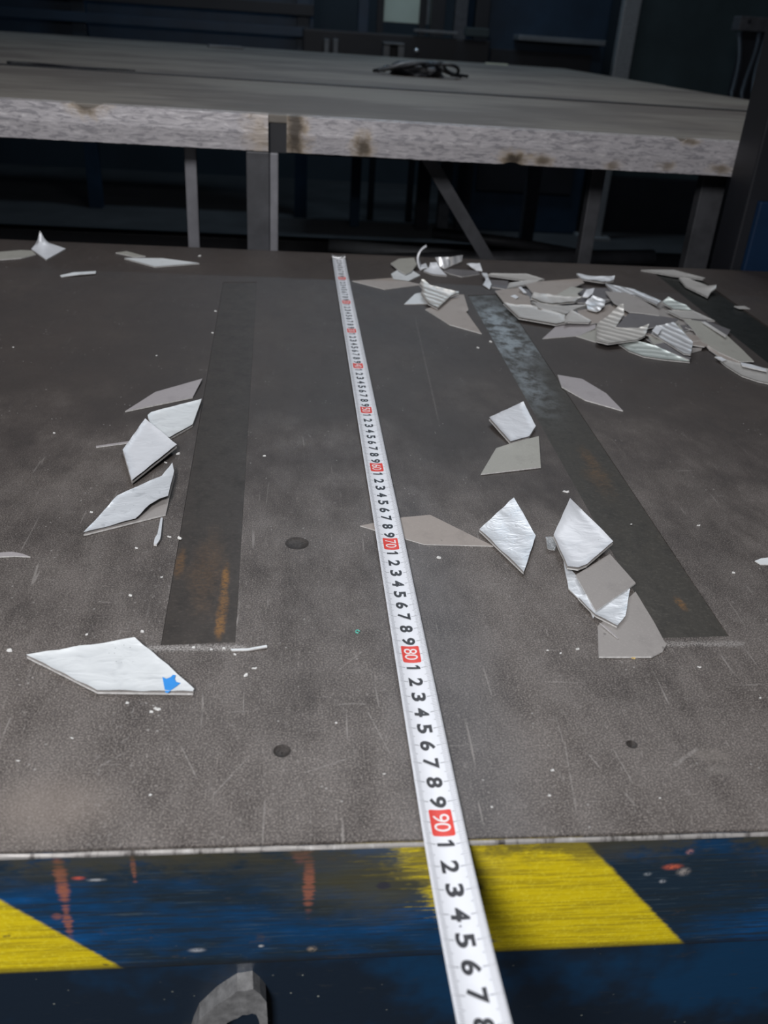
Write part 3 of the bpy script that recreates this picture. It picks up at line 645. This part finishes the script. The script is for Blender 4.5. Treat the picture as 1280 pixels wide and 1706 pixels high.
offcut('dished foil offcut with rolled rims near slot end', [(398, 440, 9), (425, 440, 9), (490, 500, 6), (800, 575, 4.5), (715, 610, 2.0), (575, 745, .6), (470, 690, 1.0), (395, 590, 4), (408, 520, 6), (378, 490, 7)], 'board', 'foil', 1.3, 'c', .8, G_B, 0, None, .0012, step=.002)
# ---- heap, lowest layer first
H = lambda label, pts, mat, film=None, base=.3, crop='a', wav=0.0, rim=.0004, thick=.8: offcut(label, pts, mat, film, base, crop, thick, G_P, wav, None, rim)
H('wide dark offcut buried in the middle of the heap', [(520, 330), (900, 260), (1250, 260), (1500, 420), (1420, 560), (1150, 600), (800, 500)], 'board_dark', None, .2)
H('wide grey offcut buried in right part of the heap', [(150, 420), (480, 330), (760, 480), (900, 620), (720, 640), (420, 600)], 'board', None, .2, 'b')
hr = random.Random(21)
for k in range(16):                                     # grey pieces half buried between the others
    t = (k+.5)/16; px = 905+t*270+hr.uniform(-14, 14); py = 487+t*72+hr.uniform(-10, 16); a0 = hr.uniform(0, 3.14); r1, r2 = hr.uniform(42, 60), hr.uniform(22, 30)
    c0 = at(px, py, .002); sc_ = .00088
    q4 = []
    for m_, rr in ((0, r1), (1, r2), (2, r1), (3, r2)):
        w_ = Vector((c0.x+rr*sc_*math.cos(a0+m_*1.5708), c0.y+rr*sc_*math.sin(a0+m_*1.5708), hr.uniform(0, .003))); v_ = w_-CAM
        q4.append((640+F_PX*v_.dot(rgt)/v_.dot(fwd), 853-F_PX*v_.dot(upv)/v_.dot(fwd)))
    mt_ = hr.choice(('board', 'board_dark', 'board_olive', 'board_brown', 'board_dark'))  # extra dark boards imitate the shaded gaps between the pieces
    offcut({'board': 'mid grey', 'board_dark': 'added shade-imitating dark grey', 'board_olive': 'olive grey', 'board_brown': 'brown grey'}[mt_]+' offcut half buried in the '+('left' if k < 5 else 'middle' if k < 11 else 'right')+' third of the heap', [(a_, b_, hr.uniform(0, 2.5)) for a_, b_ in q4], mt_, None, .4+hr.uniform(0, 2.4), None, .8, G_P)
H('dark blue-grey offcut at the left rear corner of heap', [(170, 190), (345, 198), (332, 272), (200, 252)], 'board_dark', None, .3)
H('mauve offcut at the left end of the heap', [(230, 285), (440, 248), (520, 320), (545, 425), (310, 388)], 'board_brown', None, 1.4)
H('long grey offcut with bright lower rim, left front of heap', [(300, 395, 1), (400, 412, 1.2), (540, 418, 2), (820, 500, 3), (832, 558, 1), (750, 578), (430, 522)], 'board', 'film_dull', 2.6, 'a', 0, .0012)
H('pointed grey offcut sticking out at the front of heap', [(635, 692), (770, 570, 1), (1090, 560, 3), (1085, 605, 2), (950, 667)], 'board_mauve', None, .3)
H('small grey offcut corner under the ribbed foil piece', [(920, 670), (1100, 590, 1), (1130, 700, 0), (1090, 722)], 'board_olive', None, .2)
H('pale long offcut at the top left rear of heap', [(165, 152, 0), (200, 140, 1), (500, 144, 2), (652, 190, 1), (520, 203), (380, 186)], 'board', 'film_dull', 3.0)
H('pale offcut edge behind the brown heap piece', [(330, 268), (350, 225, .5), (470, 203, 2), (625, 194, 2), (560, 225, 1)], 'board', 'film_dull', 2.2)
H('large brown-grey offcut on the upper left of heap', [(490, 230, 0), (600, 205, .5), (830, 188, 2), (960, 178, 2), (990, 215, 2), (740, 328), (560, 312)], 'board_brown', None, 4.2)
H('small bright fleck of film standing on heap left', [(430, 255, 2.5), (450, 247, 2.5), (500, 300, .5), (475, 300, .2)], 'film_smooth', None, 3.6)
H('bright white chip on the mauve heap piece', [(362, 330), (400, 318, 1), (432, 338), (410, 352)], 'film_smooth', None, 2.6)
H('pale buckled offcut strip across the left of heap', [(535, 350, 0), (560, 308, 3), (620, 322, 1.5), (690, 322, 3.5), (830, 345, 2), (970, 345, 2), (910, 385), (720, 402), (620, 388)], 'board_olive', 'film_dull', 6.0, 'a', .0002, .0008)
H('olive folded offcut leaning on the upper heap', [(738, 328), (880, 248, 4), (985, 268, 4), (930, 310, 2), (965, 346)], 'board_olive', None, 5.0)
H('pale crooked offcut under the buckled strip in heap', [(540, 380, 2), (620, 398, 1), (800, 422, 0), (1035, 408, 1), (905, 452), (862, 472), (830, 492), (600, 442, 1)], 'board_olive', 'film_dull', 4.2, 'a', .0002)
H('white pointed offcut at the front centre of heap', [(820, 572), (835, 505, 2), (880, 453, 4), (1052, 545, 1), (1030, 562, .4), (850, 556, .2)], 'board', 'film_dull', 5.0)
H('crumpled pale offcut at the rear top of heap', [(925, 143, 2), (1000, 163, 1), (1120, 172, 2), (1250, 168, 3), (1240, 203, 1), (1150, 217), (960, 187)], 'board', 'film_wrinkled', 4.0, 'a', .0004)
H('small white shiny chip on top of the heap', [(975, 337), (1010, 275, 5), (1080, 263, 5), (1062, 310, 2), (1022, 342)], 'film_smooth', None, 6.5, 'a', .0002)
H('mauve crumpled offcut near the top of heap', [(1000, 390, 1), (1060, 338, 5), (1170, 370, 4), (1162, 422, 2), (1100, 472), (1020, 452)], 'foil_b', None, 6.0, 'a', .0007)
H('grey flat offcut on the right crest of heap', [(40, 258, 1), (200, 268, 2), (330, 328, 2), (442, 398, 1), (450, 442), (330, 426), (220, 416), (100, 342)], 'board', None, 6.0, 'b')
H('bluish bright foil offcut along the rear of heap', [(40, 203, 2), (190, 233, 2), (260, 248, 2), (465, 335, 1), (430, 362), (270, 292), (100, 267)], 'board_dark', 'foil_b', 6.0, 'b')
H('greenish pale pointed offcut at rear right of heap', [(470, 345), (520, 303, 4), (570, 335, 2), (655, 368, 2), (700, 410), (560, 398)], 'board', 'foil_g', 4.5, 'b')
H('greenish long offcut under the pointed rear right one', [(500, 408), (690, 402, 1), (872, 486), (680, 470), (620, 466)], 'board', 'film_dull', 3.0, 'b')
H('dark mauve offcut behind the ribbed foil piece', [(118, 532), (220, 425, 2), (480, 450, 2), (600, 470, 1), (560, 502), (330, 547)], 'board_dark', None, 7.6, 'b')
H('ribbed foil offcut with upturned corner, front of heap', [(-30, 640, 0), (-25, 510, 3), (60, 450, 5), (150, 363, 11), (176, 360, 11), (180, 440, 6), (117, 537, 2), (290, 545, 3), (372, 513, 5), (342, 602, 1.5), (280, 632, .5), (60, 662)], 'board', 'foil', 4.2, 'b', 0, .0006)
H('dark grey offcut under the pale ribbed right one', [(350, 620), (460, 620, 1), (640, 733, .5), (692, 762), (680, 782), (440, 682)], 'board_dark', None, 2.4, 'b')
H('bright white pointed offcut at lower front of heap', [(130, 655), (270, 640, 2), (420, 680, 1.5), (682, 800, 0), (480, 780), (330, 757), (220, 717)], 'board', 'foil_g', .4, 'b', 0, .0006)
H('pale ribbed offcut on the right front of heap', [(390, 582, 1), (420, 530, 3), (560, 498, 6), (600, 540, 5), (705, 650, 2), (690, 742), (640, 737), (460, 622)], 'board', 'foil_b', 4.4, 'b')
H('small bright corner on top of the ribbed right offcut', [(395, 560), (430, 520, 2), (470, 545, 1), (440, 590)], 'film_smooth', None, 8.2, 'b', .0002)
H('long grey-olive offcut running down the heap right', [(632, 468, 3), (780, 488, 4), (960, 590, 3), (1070, 690, 1.5), (1172, 792), (1060, 792), (900, 720, .5), (770, 640, 1), (700, 540, 2)], 'board_olive', None, 2.2, 'b')
H('bright rim strip along the long grey-olive offcut', [(770, 490), (800, 490, 1), (962, 592, .5), (955, 606)], 'film_dull', None, 7.2, 'b')
H('brown-grey narrow offcut under the long olive one', [(790, 650, 2), (900, 690, 2), (1062, 792), (1085, 822), (960, 792), (830, 702)], 'board_brown', None, 1.2, 'b')
H('small grey tip between ribbed and olive offcuts', [(695, 690, .5), (780, 685, 1), (770, 705), (700, 722)], 'board', None, .4, 'b')
H('pale rounded offcut at the right end of heap', [(875, 755, .5), (960, 785, .6), (1070, 815, .6), (1280, 855), (1420, 930), (1430, 1010), (1280, 962), (1200, 945), (1080, 905), (960, 830)], 'board_olive', 'film_dull', .4, 'b')
H('bright white splinter on the heap right end', [(1070, 800), (1150, 815, .5), (1262, 848), (1268, 868), (1160, 845), (1080, 825)], 'film_smooth', None, 3.6, 'b')
H('short bright splinter at tip of pale rounded offcut', [(872, 758), (920, 757, .6), (962, 782), (930, 790)], 'film_smooth', None, 2.6, 'b')
offcut('flat greenish offcut over the rear of right slot', [(310, 98), (560, 98, 1), (680, 130, 1), (800, 160), (782, 169), (560, 142)], 'board_olive', 'film_dull', .3, 'b', .8, G_B)
offcut('curved pale offcut with raised tail beside right slot', [(600, 160, 1), (640, 153, 2), (820, 220, 2), (885, 213, 7), (882, 236, 5), (845, 262, 1.5), (820, 306), (650, 222)], 'board_olive', 'film_dull', .3, 'b', .8, G_B)
sliver('small sliver alone at the right of dark slot', [(1020, 370), (1100, 368, .6), (1142, 389), (1060, 387)], .2, 'b', 'film_dull', group=G_S)
# ---- right of the tape
offcut('flat grey offcut on the right side of bare slot', [(929, 626), (970, 633, .3), (1010, 657, .3), (1038, 686), (975, 668), (936, 646)], 'board_mauve', None, .2, None, 1.0, G_R)
offcut('white folded square offcut touching grey trapezoid', [(550, 155, 3), (695, 87, 2.5), (748, 192, .6), (720, 235), (640, 257, .2)], 'board', 'film_smooth', .3, 'm', .9, G_R, .0001, None, .0012)
offcut('grey trapezoid offcut below the white folded square', [(580, 278, .4), (640, 258, 1.4), (762, 226, 1.6), (771, 358), (515, 388)], 'board_olive', None, .3, 'm', .9, G_R)
offcut('brown-grey rhombus offcut lying under the measuring tape', [(600, 877), (672, 863), (717, 859), (822, 911), (707, 908)], 'board_brown', None, .05, None, .55, G_R)
offcut('wrinkled silver white rhombus offcut right of the tape', [(508, 630), (655, 495, 3), (748, 658, .6), (697, 812)], 'board', 'film_wrinkled', .9, 'm', .9, G_R, .0002, None, .0004)
offcut('large grey offcut with rounded corner, lowest on right', [(580, 555), (640, 500, .4), (735, 413, .5), (815, 545), (861, 632, .3), (848, 655), (800, 680), (585, 680)], 'board', None, .2, 'r', .9, G_R)
offcut('silver foil strip edge left of grey square offcut', [(440, 290), (490, 345, .4), (575, 500, .4), (562, 522), (545, 482), (460, 402)], 'film_wrinkled', None, .2, 'r', .7, G_R, .0002)
offcut('white offcut corner between grey square and lowest grey', [(500, 440, 0), (570, 512), (660, 557), (692, 520), (712, 405, .2), (650, 400, .2)], 'board', 'film_wrinkled', 1.4, 'r', .7, G_R, .0002)
offcut('thin clear splinter on the lowest grey offcut', [(588, 538, .6), (604, 548, .5), (668, 600), (662, 602)], 'board_mauve', None, 1.3, 'r', .5, G_R)
offcut('smudged grey square offcut under the white curled one', [(630, 258, .3), (736, 378, .5), (572, 492), (490, 345, .2)], 'board', None, 2.8, 'r', .9, G_R)
offcut('white rhombus offcut with curled top corner, right', [(465, 38, 9), (500, 72, 4), (570, 140, 3), (642, 215, 2.5), (535, 308), (500, 322), (455, 316), (438, 275), (398, 188, .2)], 'board', 'film_smooth', 3.9, 'r', .8, G_R, .00008, None, .0010)
sliver('white sliver at the right picture edge', [(1225, 285), (1250, 275, .5), (1290, 270, .5), (1330, 285), (1290, 300), (1250, 300)], .2, 'r', 'film')
offcut('clear crumpled film scrap between two white rhombuses', [(365, 195, 1), (395, 190, 3), (412, 215, 1), (405, 245), (375, 235, 2)], 'clear', None, .2, 'r', .3, G_R, .0006, name='film_scrap', cat='scrap', step=.0012)

# blue print on the large white offcut
root = None
for o in C.objects:
    if o.get('label', '').startswith('large white rhombus'): root = o
wp = world([(45, 1097), (225, 1069, .6), (276, 1111, .3), (324, 1154, .2), (322, 1158), (163, 1156, .2)], .2)
bp = [(p[0], p[1], idw(wp, p[0], p[1])) for p in world([(271, 1131), (277.5, 1134), (285, 1131), (288, 1127.5), (293, 1128), (291, 1134), (294, 1139), (301, 1141), (290, 1149), (280, 1157), (275.6, 1156)], 1.6)]
link('blue_print', sheet_mesh('blue_print', bp, .0002, .0021, .002, 0, 3, .0001), M['blueprint'], root)

# ------------------------------------------------------------------ crumbs and chips
crs = [(22, 579, 4), (261, 593, 4), (354, 555, 5), (359, 519, 5), (332, 427, 5), (153, 854, 6), (228, 914, 6), (270, 962, 5), (218, 993, 7), (15, 1084, 10), (144, 1058, 5), (212, 1172, 7), (262, 1182, 10), (252, 1187, 8), (409, 1126, 8), (424, 1114, 7),
       (237, 1053, 8), (797, 580, 5), (818, 570, 6), (943, 820, 8), (732, 930, 9), (1222, 955, 6), (1164, 876, 5), (1052, 874, 4), (913, 1084, 5), (963, 1082, 7), (934, 1089, 4), (921, 1284, 7), (916, 1326, 6), (1267, 1163, 5), (1165, 1112, 5), (300, 898, 9), (282, 895, 6), (296, 757, 7), (276, 771, 5),
       (373, 1081, 7), (352, 1083, 6), (392, 1091, 6), (322, 1079, 6), (30, 1268, 5), (120, 1230, 5), (560, 1205, 5), (250, 1325, 5), (640, 1290, 4), (820, 1345, 5), (1100, 1330, 4), (90, 722, 5), (440, 760, 5), (1010, 560, 3)]
rn = random.Random(11); cmesh = []
for k in range(5):
    bm = bmesh.new(); n = 6; lo = []; hi = []
    for i in range(n):
        a = 2*math.pi*i/n; r = rn.uniform(.25, .55); lo.append(bm.verts.new((r*1.3*math.cos(a), r*math.sin(a)*.8, 0))); hi.append(bm.verts.new((r*1.1*math.cos(a+.2), r*.6*math.sin(a+.2), rn.uniform(.12, .4))))
    bm.faces.new(lo[::-1]); bm.faces.new(hi)
    for i in range(n): bm.faces.new((lo[i], lo[(i+1) % n], hi[(i+1) % n], hi[i]))
    bmesh.ops.triangulate(bm, faces=[f for f in bm.faces if len(f.verts) > 4])
    me = bpy.data.meshes.new('crumb'); bm.to_mesh(me); bm.free(); me.materials.append(M['crumb']); cmesh.append(me)
for (px, py, s_) in crs:
    p, q = at(px-s_/2, py), at(px+s_/2, py); w = (q-p).length
    o = bpy.data.objects.new('crumb', rn.choice(cmesh)); C.objects.link(o); c = (p+q)/2; o.location = (c.x, c.y, .0001); o.scale = (w, w, w); o.rotation_euler.z = rn.uniform(-.6, .6)
    if py < 640: w_ = 'at the far left of the table' if px < 500 else 'by the bare steel slot'
    elif py < 960 and px < 460: w_ = 'around the left cluster of offcuts'
    elif py < 960: w_ = 'around the white rhombuses at right'
    elif py < 1100 and 300 < px < 460: w_ = 'along the front end of the left slot'
    elif py < 1100 and px < 300: w_ = 'behind the large white rhombus'
    elif py < 1130 and px > 800: w_ = 'around the lowest grey offcut at right'
    elif py < 1200 and px < 460: w_ = 'in front of the large white rhombus'
    elif px < 700: w_ = 'on the front left of the bare table'
    else: w_ = 'on the front right of the bare table'
    tag(o, 'tiny white film crumb '+w_, 'crumb', 'crumbs on the table')
p = at(1056, 1097); o = bpy.data.objects.new('wood_chip', cmesh[1].copy()); C.objects.link(o); o.data.materials.clear(); o.data.materials.append(simple('yellow_chip', (.55, .40, .14), .6, 0, .2, 600)); o.location = (p.x, p.y, .0001); o.scale = (.0022,)*3
tag(o, 'small yellow chip at the foot of the lowest grey offcut', 'chip')
p = at(596, 1053); bm = bmesh.new()
tube(bm, [(.0009*math.cos(t), .0012*math.sin(t), .0003) for t in [i*5.2/12 for i in range(13)]], .0003, 6)
o = from_bm('plastic_ring', bm, simple('teal_plastic', (.10, .50, .40), .35, 0, .1, 500), None, True); o.location = (p.x, p.y, 0)
tag(o, 'tiny teal plastic ring left of the tape', 'ring')

# ------------------------------------------------------------------ the measuring tape
HW = .008; CUR = .0016
def t_z(s):                                   # height of the tape's middle along its length (s in cm)
    z = .0011
    if s < 12: z += .0022*(1-s/12)**2
    if 62 < s < 74: z += .0005*math.sin((s-62)/12*math.pi)
    if s > 90.5: z += .00009*(s-90.5)**2+.00022*(s-90.5)
    return z
def t_pt(s, u, lift=0.0): return Vector((u, -s/100, t_z(s)+CUR*(u/HW)**2+lift))
mp = thing('measuring_tape', 'white steel measuring tape with black numbers stretched across the table', 'tape', (0, 0, 0))
bm = bmesh.new(); prev = None; NU = 12; S_END = 106
ss = [i*1.0 for i in range(0, 90)]+[90+i*.5 for i in range(0, (S_END-90)*2+1)]
for s in ss:
    top = [bm.verts.new(t_pt(s, -HW+2*HW*k/NU, .00006)) for k in range(NU+1)]; bot = [bm.verts.new(t_pt(s, -HW+2*HW*k/NU, -.00010)) for k in range(NU+1)]
    ring = top+bot[::-1]
    if prev:
        for k in range(len(ring)): bm.faces.new((prev[k], prev[(k+1) % len(ring)], ring[(k+1) % len(ring)], ring[k]))
    else: bm.faces.new(ring[::-1])
    prev = ring
bm.faces.new(prev); bmesh.ops.recalc_face_normals(bm, faces=bm.faces)
tm = Mat('white_tape_enamel', (.74, .76, .80), .35, 0, .5); n_ = tm.noise(120, 3); tm.layer(n_.ramp(.55, .75)*.25, (.60, .62, .68)); tm.bump(tm.noise(300, 2), .08, .0004)
from_bm('blade', bm, tm.m, mp, True)
ink = simple('black_ink', (.012, .013, .018), .4, 0, .1, 500); red = simple('red_ink', (.70, .045, .030), .4, 0, .1, 500); whi = simple('white_ink', (.80, .78, .78), .4, 0, .05, 500); gin = simple('grey_ink', (.06, .065, .08), .5, 0, .1, 500)
def glyph(txt, wide, high, bold, z=.00012):
    # a number as a flat mesh: reads towards the camera end, its top towards +x
    cu = bpy.data.curves.new('g', 'FONT'); cu.body = txt; cu.size = 1.0; cu.offset = bold; cu.resolution_u = 4; cu.fill_mode = 'FRONT'; cu.space_character = .92
    o = bpy.data.objects.new('g', cu); C.objects.link(o); dg = bpy.context.evaluated_depsgraph_get()
    me = bpy.data.meshes.new_from_object(o.evaluated_get(dg)); bpy.data.objects.remove(o); bpy.data.curves.remove(cu)
    xs = [v.co.x for v in me.vertices]; ys = [v.co.y for v in me.vertices]; cx, cy = (min(xs)+max(xs))/2, (min(ys)+max(ys))/2
    w = wide if wide else high*(max(xs)-min(xs))/(max(ys)-min(ys))
    for v in me.vertices:
        a = (v.co.x-cx)/(max(xs)-min(xs))*w; b = (v.co.y-cy)/(max(ys)-min(ys))*high
        v.co = Vector((b, -a, z+CUR*(b/HW)**2))
    me.materials.clear(); me.name = 'numeral'; return me
digit = {d: glyph(str(d), .0057, .0064, .036) for d in range(2, 10)}
one = bmesh.new()                                       # a one with its flag
pl = [(-.00050, -.0032), (.00095, -.0032), (.00095, .0032), (-.00015, .0032), (-.0020, .0021), (-.0020, .0009), (-.00050, .0016)]
one.faces.new([one.verts.new((b_, -a_, .00016+CUR*(b_/HW)**2)) for a_, b_ in pl]); bmesh.ops.recalc_face_normals(one, faces=one.faces)
for f_ in one.faces:
    if f_.normal.z < 0: f_.normal_flip()
digit[1] = bpy.data.meshes.new('numeral'); one.to_mesh(digit[1]); one.free()
for d in digit: digit[d].materials.append(ink)
def lay(name, me, s, parent, u=0.0):
    o = bpy.data.objects.new(name, me); C.objects.link(o); o.parent = parent; p = t_pt(s, 0); sl = (t_z(s+.2)-t_z(s-.2))/.004
    if parent is mp: o.location = p; o.rotation_euler.x = -math.atan(sl)
    return o
rb = bmesh.new(); L, W, R = .0062, .0043, .0009; oc = []          # rounded red flag
for (cx, cy, a0) in ((W-R, L-R, 0), (-(W-R), L-R, 90), (-(W-R), -(L-R), 180), (W-R, -(L-R), 270)):
    for k in range(5): a = math.radians(a0+k*22.5); oc.append((cx+R*math.cos(a), cy+R*math.sin(a)))
f = rb.faces.new([rb.verts.new((x, y, 0)) for x, y in oc])
for i in range(1, 6):
    c = -W+2*W*i/6; bmesh.ops.bisect_plane(rb, geom=list(rb.verts)+list(rb.edges)+list(rb.faces), plane_co=(c, 0, 0), plane_no=(1, 0, 0), dist=1e-7)
for v in rb.verts: v.co.z = .00012+CUR*(v.co.x/HW)**2
rme = bpy.data.meshes.new('red_flag'); rb.to_mesh(rme); rb.free(); rme.materials.append(red)
for s in range(1, 105):
    if s % 10:
        lay('numeral', digit[s % 10], s, mp)
    else:
        fl = lay('red_flag', rme, s, mp); g = glyph(str(s), .0082 if s < 100 else .0098, .0062, -.002, .00024); g.materials.append(whi)
        lay('numeral', g, s, fl)
bm = bmesh.new(); bg_ = bmesh.new()
def tick(b, s, u0, u1, w):
    n = 3; lo = []; hi = []
    for k in range(n+1):
        u = u0+(u1-u0)*k/n; lo.append(b.verts.new(t_pt(s-w*50, u, .00010))); hi.append(b.verts.new(t_pt(s+w*50, u, .00010)))
    for k in range(n): b.faces.new((lo[k], hi[k], hi[k+1], lo[k+1]) if u1 > u0 else (lo[k], lo[k+1], hi[k+1], hi[k]))
for mmk in range(5, 1050):
    s = mmk/10; ln = .0041 if mmk % 10 == 0 else (.0031 if mmk % 5 == 0 else .0024); w = .00026 if mmk % 10 == 0 else .00019
    tick(bm, s, -.0078, -.0078+ln, w); tick(bg_, s, .0078, .0078-ln, w)
for b in (bm, bg_):
    o = from_bm('millimetre_ticks', b, gin, mp); o['kind'] = 'stuff'
bm = bmesh.new(); c = at(767, 1545, .003); s0 = -c.y*100
for k in range(8): bm.verts.new((c.x+.0004*math.cos(k*.785), c.y+.0004*math.sin(k*.785), t_z(s0)+CUR*(c.x/HW)**2+.0002))
bm.faces.new(bm.verts[:]); from_bm('ink_dot', bm, gin, mp)
# end hook with rivets
bm = bmesh.new(); rows = []
for (s, dz) in ((1.3, .0003), (.4, .0004), (-.15, .0006), (-.32, -.0004), (-.34, -.0024)):
    rows.append([bm.verts.new(Vector((-HW*1.08+2.16*HW*k/8, -s/100, t_z(max(s, 0))+CUR*(-1.08+2.16*k/8)**2+dz))) for k in range(9)])
for a, b in zip(rows[:-1], rows[1:]):
    for k in range(8): bm.faces.new((a[k], a[k+1], b[k+1], b[k]))
ext = bmesh.ops.extrude_face_region(bm, geom=list(bm.faces))
for v in [g for g in ext['geom'] if isinstance(g, bmesh.types.BMVert)]: v.co.z += .0006
bmesh.ops.recalc_face_normals(bm, faces=bm.faces)
hk = from_bm('end_hook', bm, M['chrome'], mp, True)
for u in (-.0028, .0028):
    bm = bmesh.new(); bmesh.ops.create_uvsphere(bm, u_segments=12, v_segments=6, radius=.0015, matrix=Matrix.Translation(t_pt(.6, u, .0010)) @ Matrix.Diagonal((1, 1, .5, 1))); r_ = from_bm('rivet', bm, M['chrome'], hk, True); r_.location = (0, 0, 0)
